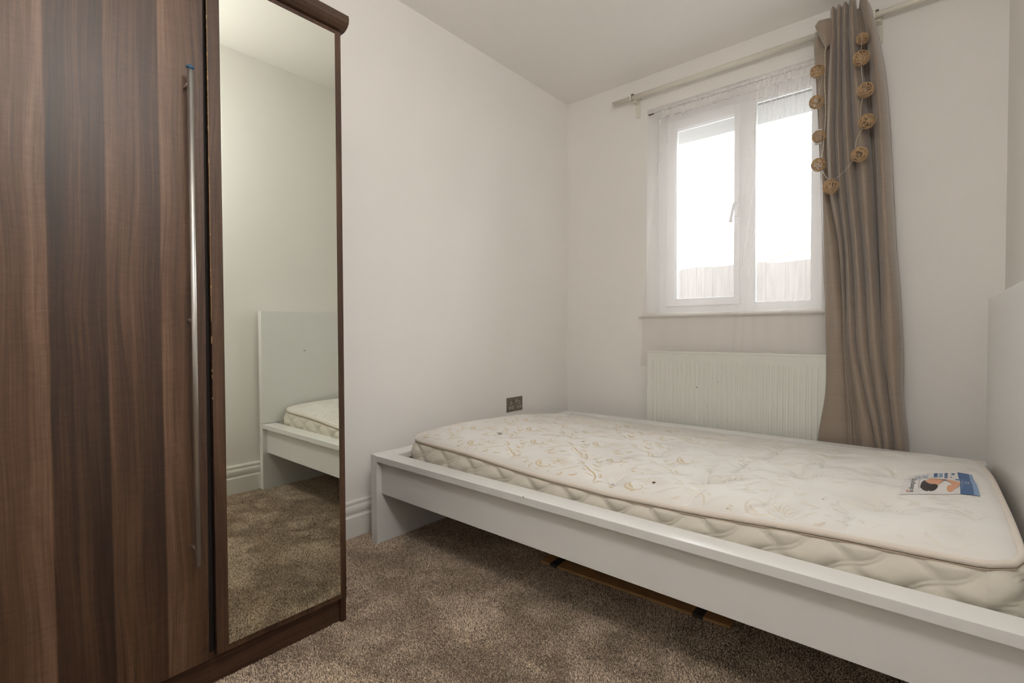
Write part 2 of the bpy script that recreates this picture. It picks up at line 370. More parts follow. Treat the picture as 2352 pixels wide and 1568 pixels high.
bm = bmesh.new(); extrude_profile(bm, [(-3.3, 2.00), (2.5, 3.76), (8.3, 2.00), (8.3, 2.06), (2.5, 3.84), (-3.3, 2.06)], 'y', 10.3, 16.3); obj('house_roof', bm, M_ROOF, nh)

# ---------------------------------------------------------------- made-up globe light, added out of view to fill the room
LX, LY, LZ = -.14, .34, 1.93
lamp = thing('fill_pendant', (LX, LY, ZC), 'unseen white globe added on a cord as fill light', 'lamp')
bm = bmesh.new(); bmesh.ops.create_cone(bm, cap_ends=True, segments=32, radius1=.05, radius2=.04, depth=.03, matrix=Matrix.Translation((LX, LY, ZC - .015))); obj('fill_rose', bm, M_TRIM, lamp)
bm = bmesh.new(); tube(bm, [(LX, LY, ZC - .02), (LX, LY, LZ + .13)], .004, 8); obj('fill_flex', bm, M_TRIM, lamp)
bm = bmesh.new(); bmesh.ops.create_cone(bm, cap_ends=True, segments=24, radius1=.03, radius2=.02, depth=.05, matrix=Matrix.Translation((LX, LY, LZ + .145))); obj('fill_holder', bm, M_TRIM, lamp)
bm = bmesh.new(); bmesh.ops.create_uvsphere(bm, u_segments=32, v_segments=20, radius=.14, matrix=Matrix.Translation((LX, LY, LZ))); obj('fill_globe', bm, m_emit('fill_glow', (1.0, .97, .93), FILL), lamp, True)

# ---------------------------------------------------------------- radiator
rad = thing('radiator', (-.857, 2.88, .18), 'white ribbed panel radiator under the window', 'radiator')
RX0, RX1, RZ0, RZ1, RY = -1.329, -.386, .195, .800, 2.840
ng = 35; pitch = (RX1 - RX0 - .036) / ng; gx0 = RX0 + .018
xsv = []; prof = []
for g in range(ng):
    for f, d in ((0, 0), (.16, 0), (.28, .45), (.40, 1), (.60, 1), (.72, .45), (.84, 0)):
        xsv.append(gx0 + (g + f) * pitch); prof.append(d)
xsv = np.array([RX0 + .005] + xsv + [RX1 - .005]); prof = np.array([0] + prof + [0])
zv = np.array([RZ0, .235, .243, .252, .30, .5, .70, .722, .732, .740, .748, RZ1 - .006]); zp = np.array([0, 0, .5, 1, 1, 1, 1, 1, .85, .4, 0, 0])
GX, GZ = np.meshgrid(xsv, zv); D = prof[None, :] * zp[:, None] * .0055
V = np.stack([GX, np.full_like(GX, RY + .003) + D, GZ], -1).reshape(-1, 3)
npmesh('front_panel', V, grid_faces(len(xsv), len(zv)), M_RAD, rad, True)
V2 = V.copy(); V2[:, 1] = 2.909 - (V[:, 1] - RY)
npmesh('rear_panel', V2, grid_faces(len(xsv), len(zv)), M_RAD, rad, True)
for x0, x1 in ((RX0, RX0 + .005), (RX1 - .005, RX1)):
    bx('side_cover', x0, x1, RY, 2.910, RZ0, RZ1 - .002, M_RAD, rad, .0015)
bm = bmesh.new(); box(bm, RX0, RX1, RY, RY + .008, RZ1 - .010, RZ1, .002); box(bm, RX0, RX1, 2.902, 2.910, RZ1 - .010, RZ1, .002)
for i in range(60): box(bm, RX0 + .006 + i * .0157, RX0 + .013 + i * .0157, RY + .007, 2.903, RZ1 - .004, RZ1 - .001)
obj('top_grille', bm, M_RAD, rad)
bm = bmesh.new(); box(bm, RX0 + .02, RX1 - .02, RY + .012, 2.902, RZ0 + .02, RZ1 - .03); obj('water_panel', bm, M_RAD, rad)
for x in (RX0 - .03, RX1 + .03):
    bm = bmesh.new(); tube(bm, [(x, 2.88, .0), (x, 2.88, .24)], .008, 10); tube(bm, [(x, 2.88, .225), (x + (.035 if x < -1 else -.035), 2.88, .225)], .010, 10)
    bmesh.ops.create_cone(bm, cap_ends=True, segments=16, radius1=.016, radius2=.013, depth=.05, matrix=Matrix.Translation((x, 2.88, .265))); obj('valve', bm, M_STEEL, rad, True)
for x, z, s in ((-1.023, .596, .0035), (-.905, .632, .0025), (-.965, .49, .002)):
    bm = bmesh.new(); bmesh.ops.create_icosphere(bm, subdivisions=1, radius=s, matrix=Matrix.Translation((x, RY + .003, z)) @ Matrix.Scale(.3, 4, (0, 1, 0)))
    obj('paint_chip', bm, M_INK, rad)

# ---------------------------------------------------------------- socket
so = thing('wall_socket', (XL, 2.341, .467), 'brushed metal double power socket on the left wall', 'socket')
bx('faceplate', XL, XL + .005, 2.266, 2.417, .424, .512, M_SOCK, so, .002)
bm = bmesh.new(); box(bm, XL + .004, XL + .009, 2.331, 2.346, .478, .496, .001); obj('rocker_switch', bm, M_SOCK, so)
bm = bmesh.new(); box(bm, XL + .004, XL + .0085, 2.349, 2.364, .478, .496, .001); obj('rocker_switch', bm, mat('pewter_light', (.42, .38, .30), .3, metal=.6), so)
for yc in (2.306, 2.385):
    bm = bmesh.new(); box(bm, XL + .0045, XL + .0062, yc - .006, yc + .006, .467, .487, .0015)
    for dy in (-.0125, .0125): box(bm, XL + .0045, XL + .0062, yc + dy - .0075, yc + dy + .0075, .441, .456, .0015)
    pi_ = obj('pin_insert', bm, M_SOCKW, so)
    bm = bmesh.new(); box(bm, XL + .0055, XL + .0066, yc - .0028, yc + .0028, .470, .484)
    for dy in (-.0125, .0125): box(bm, XL + .0055, XL + .0066, yc + dy - .0035, yc + dy + .0035, .445, .452)
    obj('pin_hole', bm, M_BLACK, pi_)
for y in (2.277, 2.406):
    bm = bmesh.new(); bmesh.ops.create_cone(bm, cap_ends=True, segments=12, radius1=.003, radius2=.003, depth=.001, matrix=Matrix.Translation((XL + .0055, y, .467)) @ Matrix.Rotation(R(90), 4, 'Y'))
    obj('screw', bm, M_GREY, so)

# ---------------------------------------------------------------- wardrobe
wd = thing('wardrobe', (-1.68, .45, 0), 'walnut wardrobe with a full length mirror on its right door', 'wardrobe')
WY0, WY1, WXF, WXB = .062, .835, -1.414, -1.955
bx('side_panel', WXB, WXF, WY1 - .018, WY1, 0, 1.852, M_WOOD2, wd, .0008)
bx('side_panel', WXB, WXF, WY0, WY0 + .018, 0, 1.852, M_WOOD2, wd, .0008)
bx('back_panel', WXB, WXB + .004, WY0 + .018, WY1 - .018, .09, 1.85, M_DARK, wd)
bx('bottom_panel', WXB + .004, WXF - .002, WY0 + .018, WY1 - .018, .072, .09, M_WOOD2, wd)
bx('top_panel', WXB, WXF, WY0 + .018, WY1 - .018, 1.832, 1.85, M_WOOD2, wd)
bx('divider', WXB + .004, WXF - .004, .440, .458, .09, 1.832, M_DARK, wd)
bx('plinth', WXF - .028, WXF - .010, WY0 + .018, WY1 - .018, 0, .074, M_WOODH, wd, .0008)
bm = bmesh.new()   # cornice : rounded lower lip
cp = [(WXB, 1.850), (-1.398, 1.850), (-1.388, 1.852), (-1.376, 1.858), (-1.368, 1.867), (-1.366, 1.878), (-1.368, 1.890), (-1.372, 1.893), (WXB, 1.893)]
extrude_profile(bm, cp, 'y', WY0 - .004, WY1 + .003); obj('cornice', bm, M_WOODH, wd)
# left door, its edge leans very slightly
bm = bmesh.new(); box(bm, -1.4105, -1.3925, .066, .4405, .086, 1.846, .0012)
for v in bm.verts:
    if v.co.y > .3: v.co.y += (v.co.z - 1.0) * .0052 + .0015
dl = obj('door', bm, M_WOOD, wd); dl['label'] = 'plain walnut door with a long steel bar handle'
bm = bmesh.new(); hy0, hy1 = .4035, .4045
tube(bm, [(-1.353, hy0, .353), (-1.353, hy1, 1.556)], .0062, 16)
hd = obj('handle', bm, M_STEEL, dl, True)
for z in (.393, .952, 1.519):
    bm = bmesh.new(); tube(bm, [(-1.393, .4035, z), (-1.356, .4035, z)], .0042, 12); obj('handle_post', bm, M_STEEL, dl, True)
bm = bmesh.new()
bmesh.ops.create_uvsphere(bm, u_segments=16, v_segments=8, radius=.0085, matrix=Matrix.Translation((-1.353, .4045, 1.556)) @ Matrix.Scale(.55, 4, (0, 0, 1)))
for v in bm.verts: v.co += Vector((random.uniform(-1, 1), random.uniform(-1, 1), random.uniform(-1, 1))) * .0009
fc = obj('handle_film', bm, M_BLUE, dl, True); fc['label'] = 'torn blue protective film on the handle tip'
# mirrored door
bm = bmesh.new(); box(bm, -1.4125, -1.3955, .4555, .826, .087, 1.847, .0012)
dr = obj('door', bm, M_WOOD2, wd); dr['label'] = 'walnut door carrying the mirror'
bm = bmesh.new(); box(bm, -1.3957, -1.3925, .4835, .8045, .104, 1.8325, .0003)
mi = obj('mirror', bm, M_MIRROR, dr); mi['label'] = 'tall frameless silver mirror'
bm = bmesh.new()
for i in range(42):
    z = random.uniform(.75, 1.83); s = random.uniform(.001, .0035)
    box(bm, -1.3975, -1.3948, .4542, .4552 + random.uniform(.0002, .0014), z, z + s * random.uniform(1, 4))
box(bm, -1.3962, -1.3945, .4546, .4556, .95, 1.83)
obj('chipped_edge', bm, M_CHIP, dr)

# ---------------------------------------------------------------- bed
bed = thing('bed_frame', (-.82, 2.0, 0), 'low white double bed frame with a tall plain headboard', 'bed')
BX0, BX1, BY0, BY1 = -1.860, .178, 1.225, 2.765
bx('footboard', BX0, -1.818, BY0, BY1, .0, .387, M_BED, bed, .0015)
bx('headboard_base', BX1, .218, BY0, BY1, .0, .386, M_BED, bed, .0015)
hb = bx('headboard', BX1, .218, BY0, 2.755, .3875, 1.046, M_BED, bed, .0015)
bx('scuff', BX1 - .0006, BX1 + .001, 1.478, 1.492, .806, .8095, M_INK, hb)
for y0, y1, fy0, fy1 in ((BY0, 1.301, 1.250, 1.268), (2.690, BY1, 2.722, 2.740)):
    bx('rail_cap', -1.8178, BX1 - .0002, y0, y1, .360, .386, M_BED, bed, .002)
    bx('side_rail', -1.8178, BX1 - .0002, fy0, fy1, .216, .360, M_BED, bed, .001)
bx('foot_rail_cap', -1.8178, -1.775, 1.3012, 2.6898, .360, .386, M_BED, bed, .002)
bx('ledge', -1.80, .17, 1.2685, 1.31, .225, .262, M_GREY, bed); bx('ledge', -1.80, .17, 2.68, 2.7215, .225, .262, M_GREY, bed)
bx('centre_beam', -1.817, .177, 1.965, 2.005, .20, .262, M_GREY, bed)
slat_me = None
for i in range(14):
    X0 = -1.76 + i * .14
    if slat_me is None:
        bm = bmesh.new(); box(bm, 0, .07, 1.30, 2.69, .262, .274); o = obj('slat', bm, mat('birch_slat', (.55, .42, .26), .6), bed); slat_me = o.data
    else:
        o = link('slat', slat_me, None, bed)
    o.location.x = X0
bx('paint_chip', -1.001, -.997, BY0 - .0004, BY0 + .002, .3835, .3863, M_CHIP, bed)
bx('paint_chip', -1.853, -1.848, BY0 + .003, BY0 + .008, .3862, .3874, M_CHIP, bed)

# ---------------------------------------------------------------- mattress
ma = thing('mattress', (-.79, 2.0, .275), 'cream damask mattress with a tufted stained top', 'mattress')
NXp = [-1.72, -1.43, -1.18, -.98, -.75, -.465, -.24, -.05, .15]; NZp = [.458, .448, .435, .425, .418, .432, .445, .454, .464]
FXp = [-1.72, -1.2, -.8, -.52, -.36, -.045, .15]; FZp = [.372, .369, .366, .371, .379, .392, .398]
MX0, MX1, MY0, MY1, MR = -1.722, .145, 1.335, 2.662, .055
CR = [[[-0.334,1.565],[-0.324,1.477],[-0.329,1.418],[-0.351,1.398],[-0.358,1.365]],[[-0.54,1.583],[-0.567,1.746],[-0.57,1.815],[-0.546,1.885]],[[-0.529,1.536],[-0.546,1.509],[-0.551,1.488]],[[-0.794,1.742],[-0.792,1.794],[-0.791,1.822],[-0.794,1.9],[-0.787,1.919]],[[-0.501,1.448],[-0.503,1.421],[-0.507,1.368],[-0.51,1.35]],[[-0.482,1.686],[-0.488,1.758],[-0.484,1.852]],[[-0.451,2.307],[-0.443,2.12],[-0.436,2.018],[-0.449,1.972]],[[-0.305,1.796],[-0.305,1.86],[-0.297,1.913],[-0.283,1.94]],[[-0.739,2.184],[-0.71,2.027]],[[-0.277,1.399],[-0.274,1.345]],[[-0.141,1.432],[-0.145,1.35]],[[-0.775,1.422],[-0.761,1.478],[-0.691,1.526],[-0.629,1.59]],[[-0.275,2.011],[-0.261,1.865]],[[-0.073,1.896],[-0.088,1.991]],[[-0.979,1.578],[-0.90,1.66]],[[-0.527,1.56],[-0.44,1.62]],[[-0.298,1.774],[-0.20,1.73]]]
TF = [[-1.443, 1.608], [-1.238, 1.773], [-0.979, 1.578], [-0.786, 1.791], [-0.527, 1.56], [-0.775, 1.405], [-0.298, 1.774], [-0.073, 1.571], [-0.518, 1.96], [-0.073, 1.925], [-0.272, 1.395], [-1.21, 1.42], [-1.443, 2.0], [-.98, 1.97], [-.76, 2.16], [-.29, 2.16], [-1.22, 2.17], [-.52, 2.36], [-.07, 2.36], [-.98, 2.36], [-1.44, 2.37]]
def zbase(x, y):
    t = np.clip((y - MY0) / (MY1 - MY0), 0, 1)
    return np.interp(x, NXp, NZp) * (1 - t) + (np.interp(x, FXp, FZp) - .007) * t + .050 * np.sin(np.pi * t) ** .7
def segd(x, y, a, b):
    ax, ay = a; bx_, by = b; dx, dy = bx_ - ax, by - ay
    t = np.clip(((x - ax) * dx + (y - ay) * dy) / (dx * dx + dy * dy), 0, 1)
    return np.hypot(x - ax - t * dx, y - ay - t * dy)
def edge_d(x, y):
    qx = np.maximum(np.abs(x - (MX0 + MX1) / 2) - ((MX1 - MX0) / 2 - MR), 0); qy = np.maximum(np.abs(y - (MY0 + MY1) / 2) - ((MY1 - MY0) / 2 - MR), 0)
    ins = np.minimum((MX1 - MX0) / 2 - np.abs(x - (MX0 + MX1) / 2), (MY1 - MY0) / 2 - np.abs(y - (MY0 + MY1) / 2))
    return np.where((qx > 0) & (qy > 0), MR - np.hypot(qx, qy), ins)
def ztop(x, y):
    z = zbase(x, y); e = np.clip(edge_d(x, y), 0, 1)
    z = z + .014 * (1 - np.exp(-e / .018)) - .004 * np.exp(-(e / .007) ** 2)
    fade = np.clip(e / .11, 0, 1) * (1 - .55 * np.clip((y - 2.05) / .4, 0, 1)); sag = .6 + 1.2 * np.clip((x + 1.5) / .6, 0, 1)
    for tx, ty in TF:
        d = np.hypot(x - tx, y - ty); th = np.arctan2(y - ty, x - tx)
        z = z - fade * sag * (.014 * np.exp(-(d / .045) ** 1.3) + .006 * np.exp(-(d / .013) ** 2) + .0022 * np.exp(-(d / .07) ** 2) * np.cos(5 * th + tx * 20) * np.clip(d / .03, 0, 1))
    for pl_ in CR:
        d = np.full(np.shape(x), 9.0)
        for a, b in zip(pl_[:-1], pl_[1:]): d = np.minimum(d, segd(x, y, a, b))
        z = z - np.clip(e / .02, 0, 1) * (.0052 * np.exp(-(d / .0050) ** 2) + .0065 * np.exp(-(d / .03) ** 1.5))
    z = z + fade * sag * (.011 * (vnoise(x, y, .10, 21) - .5) + .0035 * (vnoise(x, y, .05, 22) - .5) + .0007 * (vnoise(x, y * .5, .018, 23) - .5))
    return z
nu, nv = 420, 300
u = np.linspace(0, 1, nu); v = np.linspace(0, 1, nv)
def ease(t, n_edge=.06):   # denser samples near the rim
    return t
Yg = MY0 + (MY1 - MY0) * v
cy = np.maximum(np.abs(Yg - (MY0 + MY1) / 2) - ((MY1 - MY0) / 2 - MR), 0); inset = MR - np.sqrt(np.maximum(MR ** 2 - cy ** 2, 0))
X2 = (MX0 + inset)[:, None] + ((MX1 - MX0) - 2 * inset)[:, None] * u[None, :]; Y2 = np.repeat(Yg[:, None], nu, 1)
Z2 = ztop(X2, Y2)
npmesh('top_panel', np.stack([X2, Y2, Z2], -1).reshape(-1, 3), grid_faces(nu, nv), M_MATT, ma, True)
# rim path
def rim(n_line, off=0.0):
    P = []
    cs = [(MX1 - MR, MY0 + MR, -90), (MX1 - MR, MY1 - MR, 0), (MX0 + MR, MY1 - MR, 90), (MX0 + MR, MY0 + MR, 180)]
    r_ = MR + off
    for i, (cx_, cy_, a) in enumerate(cs):
        for k in range(9): t = R(a + 90 * k / 8); P.append((cx_ + r_ * math.cos(t), cy_ + r_ * math.sin(t), math.cos(t), math.sin(t)))
        nx_, ny_, na = cs[(i + 1) % 4]; t = R(a + 90); p0 = P[-1]; p1 = (nx_ + r_ * math.cos(R(na)), ny_ + r_ * math.sin(R(na)))
        L_ = math.hypot(p1[0] - p0[0], p1[1] - p0[1]); n = int(L_ / n_line)
        for k in range(1, n): P.append((p0[0] + (p1[0] - p0[0]) * k / n, p0[1] + (p1[1] - p0[1]) * k / n, math.cos(t), math.sin(t)))
    return np.array(P)
P = rim(.0045); zr = zbase(np.clip(P[:, 0], MX0, MX1), np.clip(P[:, 1], MY0, MY1)) - .001
zr = zr + .0015 * np.sin(np.arange(len(P)) * .05)
sk = 4
bm = bmesh.new(); tube(bm, [(P[i, 0], P[i, 1], zr[i]) for i in range(0, len(P), sk)], .0072, 10, True); pp = obj('piping', bm, M_PIPE, ma, True)
bm = bmesh.new(); tube(bm, [(P[i, 0] + P[i, 2] * .004, P[i, 1] + P[i, 3] * .004, zr[i] - .0095) for i in range(0, len(P), sk)], .0012, 6, True); obj('seam_stitching', bm, mat('seam_thread', (.48, .38, .28), .8), ma, True)
# quilted side border
nz = 60; s_len = np.concatenate([[0], np.cumsum(np.hypot(np.diff(P[:, 0]), np.diff(P[:, 1])))]); tv = np.linspace(0, 1, nz)
SS, TT = np.meshgrid(s_len, tv); zb = .276
ZZ = zb + (zr[None, :] - .007 - zb) * TT
bul = .016 * np.sin(np.pi * TT) ** .7 - .008 * (1 - TT) ** 4
uu = SS / .150; vv = (zr[None, :] - ZZ) / .105 + .11 * np.sin(2 * np.pi * uu)
two = lambda q: np.minimum(np.abs(np.sin(np.pi * (q - .045))), np.abs(np.sin(np.pi * (q + .045))))
d1 = two(uu + vv); d2 = two(uu - vv)
puff = .0115 * (np.clip(d1 * 1.25, 0, 1) ** .55) * (np.clip(d2 * 1.25, 0, 1) ** .55) 
puff = puff * np.clip((1 - TT) / .06, 0, 1) ** .5
off = bul + puff - .001
V = np.stack([P[None, :, 0] + P[None, :, 2] * (off - .004), P[None, :, 1] + P[None, :, 3] * (off - .004), ZZ], -1)
V[:, :, 0] = np.clip(V[:, :, 0], -1.774, .1765); V[:, :, 1] = np.clip(V[:, :, 1], 1.3035, 2.6885) if False else V[:, :, 1]
V = np.concatenate([V, V[:, :1]], 1)
npmesh('quilted_border', V.reshape(-1, 3), grid_faces(V.shape[1], nz), M_MATS, ma, True)
bx('underside', MX0 + .02, MX1 - .02, MY0 + .02, MY1 - .02, .2745, .282, M_MATS, ma)
# woven gold scroll motif : thin raised ribbons laid on the top panel
MOT = [[7,[[-0.0049,0.0431],[-0.0084,0.0275],[-0.0034,0.0051],[0.0067,-0.0081],[0.0246,-0.0159],[0.0398,-0.0133],[0.0522,-0.0039],[0.0528,0.0093],[0.0457,0.0183],[0.039,0.0148]]],[9,[[0.003,0.0291],[0.0071,0.013],[0.0183,0.0006],[0.0294,-0.006]]],[2.5,[[0.0621,0.0242],[0.0525,0.0332],[0.042,0.0335]]],[3,[[0.0613,0.0338],[0.0482,0.0446],[0.0368,0.0476]]],[3,[[0.0625,0.0406],[0.0493,0.0559],[0.0371,0.0582]]],[3.5,[[0.0644,0.0423],[0.0554,0.06],[0.0425,0.0743]]],[4,[[0.068,0.043],[0.0643,0.0606],[0.0669,0.0778]]],[2.5,[[0.0748,0.0385],[0.0749,0.0627],[0.084,0.0774]]],[2.5,[[0.0798,0.0347],[0.0844,0.0558],[0.1005,0.0742]]],[2.5,[[0.0854,0.0302],[0.0968,0.0515],[0.1172,0.0666]]],[2.5,[[0.0256,0.0357],[0.0322,0.0436],[0.044,0.0444]]],[2,[[0.0904,0.0264],[0.1047,0.0398],[0.1141,0.0466]]],[3,[[-0.006,0.0513],[0.0017,0.0649],[0.0167,0.065],[0.0309,0.0575]]],[2.5,[[0.0116,0.0687],[0.0348,0.0712],[0.0538,0.0863],[0.0761,0.0857],[0.0808,0.0931]]],[5,[[0.1016,0.1051],[0.1184,0.101],[0.1376,0.0909],[0.1501,0.0808],[0.1551,0.0666]]],[5,[[0.1306,0.0711],[0.1398,0.0639]]],[6,[[0.1346,0.0791],[0.1426,0.0756],[0.1498,0.069]]],[6,[[0.0653,-0.0054],[0.0666,0.0061],[0.079,0.0121]]],[4.5,[[0.0925,-0.0168],[0.1119,-0.0048],[0.1249,0.0167],[0.1381,0.0348],[0.1532,0.05]]],[7,[[0.1547,0.0583],[0.1759,0.0532],[0.1954,0.0411],[0.2142,0.0352],[0.231,0.0196],[0.2438,-0.0064],[0.25,-0.0277]]],[4,[[0.1931,0.0149],[0.2086,0.0178],[0.2286,0.0095]]],[3.5,[[0.1672,0.0378],[0.1866,0.0324]]],[7,[[0.1223,-0.0132],[0.1236,-0.0283],[0.1127,-0.0388]]],[8,[[0.1195,-0.0515],[0.137,-0.0539],[0.1602,-0.0456]]],[9,[[0.1525,-0.021],[0.167,-0.0178],[0.1756,-0.0023]]],[2,[[0.0942,-0.0547],[0.1325,-0.0345],[0.1497,-0.0268]]],[2.5,[[-0.0248,-0.0281],[-0.0021,-0.0469],[0.0166,-0.0632]]],[8,[[-0.0421,-0.0209],[-0.0437,-0.0142],[-0.0316,-0.0212]]],[6,[[-0.0431,-0.0068],[-0.0404,-0.0022],[-0.0315,-0.0084]]],[5,[[-0.0037,-0.0401],[-0.01,-0.0259],[-0.0049,-0.0099]]],[6,[[0.0216,-0.0439],[0.0222,-0.0399]]],[4,[[0.0275,-0.0389],[0.0264,-0.0305]]],[4,[[0.0339,-0.0472],[0.0385,-0.0422]]],[4,[[0.035,-0.0359],[0.0389,-0.0314]]],[4,[[0.0321,-0.0257],[0.0365,-0.0219]]],[4,[[0.04,-0.0201],[0.0434,-0.0149]]],[6,[[0.0726,-0.0349],[0.0713,-0.0292]]],[6,[[0.0691,-0.0229],[0.0689,-0.0185]]],[4,[[0.0816,-0.0342],[0.0834,-0.0303]]],[4,[[0.0748,-0.0458],[0.0759,-0.0425]]],[2.5,[[0.193,-0.0557],[0.1986,-0.0346],[0.2075,-0.0132]]],[3.5,[[0.1971,-0.0521],[0.2127,-0.0434],[0.2288,-0.0388]]],[3.5,[[0.253,-0.0343],[0.2661,-0.0081],[0.2784,0.0058],[0.3089,0.0123]]],[2.5,[[0.2638,-0.0043],[0.2758,0.0175],[0.2989,0.0269]]],[2.5,[[0.2552,-0.0244],[0.2643,0.0019],[0.2809,0.023]]],[3.5,[[0.2376,0.0298],[0.2375,0.0401],[0.2475,0.0302],[0.246,0.0209],[0.2376,0.0298]]],[3,[[0.2011,0.0552],[0.2116,0.0595]]],[3.5,[[0.2114,0.0525],[0.2205,0.0625]]],[3,[[0.2184,0.0515],[0.2312,0.059]]],[9,[[0.169,0.1292],[0.1824,0.1199]]],[8,[[0.1772,0.0948],[0.196,0.082],[0.2131,0.0827]]],[2,[[0.1824,0.1199],[0.2032,0.0996],[0.2188,0.0841]]]]
C0 = np.array([-1.0713, 1.3889]); v1 = np.array([.192, .168]); v2 = np.array([.163, -.177])
Vr = []; Fr = []; nb = 0
for a in range(-9, 10):
    for b in range(-9, 10):
        c = C0 + a * v1 + b * v2
        if not (MX0 - .25 < c[0] < MX1 + .1 and MY0 - .25 < c[1] < MY1 + .1): continue
        for wmm, pts in MOT:
            if len(pts) == 2: pts = [pts[0], [(pts[0][0] + pts[1][0]) / 2, (pts[0][1] + pts[1][1]) / 2 + .001], pts[1]]
            sp_ = spline([(p[0] + c[0], p[1] + c[1], 0) for p in pts], 3 if len(pts) < 6 else 3)
            q = np.array([(p.x, p.y) for p in sp_]); n = len(q)
            if q[:, 0].min() < MX0 + .02 or q[:, 0].max() > MX1 - .02 or q[:, 1].min() < MY0 + .012 or q[:, 1].max() > MY1 - .02: continue
            d = np.gradient(q, axis=0); d /= np.maximum(np.hypot(d[:, 0], d[:, 1])[:, None], 1e-9); nrm = np.stack([-d[:, 1], d[:, 0]], 1)
            t = np.linspace(0, 1, n); hw = wmm * .00060 * np.sin(np.pi * np.clip(t * .92 + .04, 0, 1)) ** .7
            A = q + nrm * hw[:, None]; B = q - nrm * hw[:, None]
            Vr.append(np.concatenate([A, B])); i = np.arange(n - 1) + nb; Fr.append(np.stack([i, i + 1, i + 1 + n, i + n], 1)); nb += 2 * n
Vr = np.concatenate(Vr); Fr = np.concatenate(Fr)
zi = ztop(Vr[:, 0], Vr[:, 1]) + .0003; VV = np.column_stack([Vr, zi])
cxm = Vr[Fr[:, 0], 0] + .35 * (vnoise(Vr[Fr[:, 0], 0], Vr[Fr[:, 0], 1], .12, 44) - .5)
for sel, mm_, lb_ in ((cxm < -.72, M_GOLD, 'gold woven scroll and leaf pattern'), ((cxm >= -.72) & (cxm < -.2), M_GOLD2, 'gold pattern paled by painted glare in the middle'), (cxm >= -.2, M_GOLD3, 'gold pattern nearly lost in painted glare')):
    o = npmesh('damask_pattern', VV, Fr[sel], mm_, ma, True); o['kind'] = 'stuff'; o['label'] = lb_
# tufts
for i, (tx, ty) in enumerate(TF[:10]):
    zt_ = float(ztop(np.array([tx]), np.array([ty]))[0]) + .007
    bm = bmesh.new()
    bmesh.ops.create_cone(bm, cap_ends=True, segments=14, radius1=.009, radius2=.007, depth=.004, matrix=Matrix.Translation((tx, ty, zt_ + .0012)))
    a = random.uniform(0, 6.28)
    tube(bm, [(tx - .012 * math.cos(a), ty - .012 * math.sin(a), zt_ + .004), (tx, ty, zt_ + .0035), (tx + .012 * math.cos(a + .5), ty + .012 * math.sin(a + .5), zt_ + .005)], .0012, 5)
    obj('tuft', bm, M_TUFT, ma, True)
def decal(name, pts, m, parent, lift=.0012, res=.006):
    """flat print polygon laid on the mattress surface"""
    bm = bmesh.new(); vs = [bm.verts.new((x, y, 0)) for x, y in pts]; f = bm.faces.new(vs); bmesh.ops.triangulate(bm, faces=[f])
    for _ in range(3):
        long_ = [e for e in bm.edges if e.calc_length() > res * 2]
        if not long_: break
        bmesh.ops.subdivide_edges(bm, edges=long_, cuts=1)
        bmesh.ops.triangulate(bm, faces=bm.faces[:])
    co = np.array([(v.co.x, v.co.y) for v in bm.verts]); z = ztop(co[:, 0], co[:, 1]) + lift
    for v, zz in zip(bm.verts, z): v.co.z = zz
    return obj(name, bm, m, parent, True)
decal('stain', [(-.646 + .005 * math.cos(t) * (1 + .3 * math.sin(3 * t)), 1.432 + .007 * math.sin(t) * (1 + .3 * math.cos(2 * t))) for t in np.linspace(0, 6.28, 12)[:-1]], M_STAIN, ma)
# stitched maker's label : (a, b) -> plan, a along the lower edge from left to right, b away from the viewer
LB = [(-.058, 1.659), (.102, 1.739), (.107, 1.993), (-.048, 1.943)]
def lab(a, b):
    p = [np.array(q) for q in LB]; r_ = (p[0] * (1 - a) + p[1] * a) * (1 - b) + (p[3] * (1 - a) + p[2] * a) * b
    return (float(r_[0]), float(r_[1]))
def sm(pts):
    n = len(pts); q = spline([(a, b, 0) for a, b in list(pts) + [pts[0]]], 4)[:-1]; return [(p.x, p.y) for p in q]
def labpoly(pts): return [lab(a, b) for a, b in pts]
def lrect(a0, a1, b0, b1): return labpoly([(a0, b0), (a1, b0), (a1, b1), (a0, b1)])
lb = decal('sewn_label', lrect(0, .80, 0, 1), M_LABW, ma, .0014, .008); lb['label'] = 'white satin label printed with a sleeping woman'
decal('label_band', labpoly([(.765, 0), (.935, -.03), (.925, .55), (.90, .97), (.74, 1.0), (.77, .6)]), M_LABB, lb, .0019)
decal('label_band_edge', labpoly([(.935, -.03), (1.0, -.06), (.985, .55), (.945, .95), (.90, .97), (.925, .55)]), M_LABL, lb, .0019)
decal('printed_hair', labpoly(sm([(.25, .20), (.30, .12), (.38, .08), (.45, .12), (.48, .20), (.45, .25), (.38, .26), (.33, .31), (.30, .38), (.26, .32)])), M_HAIR, lb, .0021)
decal('printed_hair', labpoly(sm([(.36, .52), (.40, .57), (.54, .57), (.62, .47), (.54, .47), (.44, .50)])), M_HAIR, lb, .0021)
decal('printed_face', labpoly(sm([(.31, .34), (.36, .28), (.42, .27), (.48, .24), (.53, .34), (.55, .44), (.48, .50), (.38, .47)])), M_SKIN, lb, .0022)
decal('printed_arm', labpoly(sm([(.22, .60), (.30, .68), (.62, .68), (.70, .52), (.77, .42), (.75, .26), (.66, .06), (.60, .10), (.61, .22), (.66, .28), (.58, .50), (.52, .58), (.32, .58)])), M_SKIN, lb, .0022)
for a0, a1, b0, b1 in ((.40, .455, .80, .98), (.475, .53, .80, .90), (.475, .53, .91, .97), (.555, .60, .76, .83), (.555, .60, .85, .91), (.555, .60, .925, .97), (.655, .70, .90, .95), (.64, .66, .78, .82), (.71, .755, .68, .73)):
    decal('printed_symbol', lrect(a0, a1, b0, b1), M_LABB if a0 != .475 else M_LABL, lb, .0024)
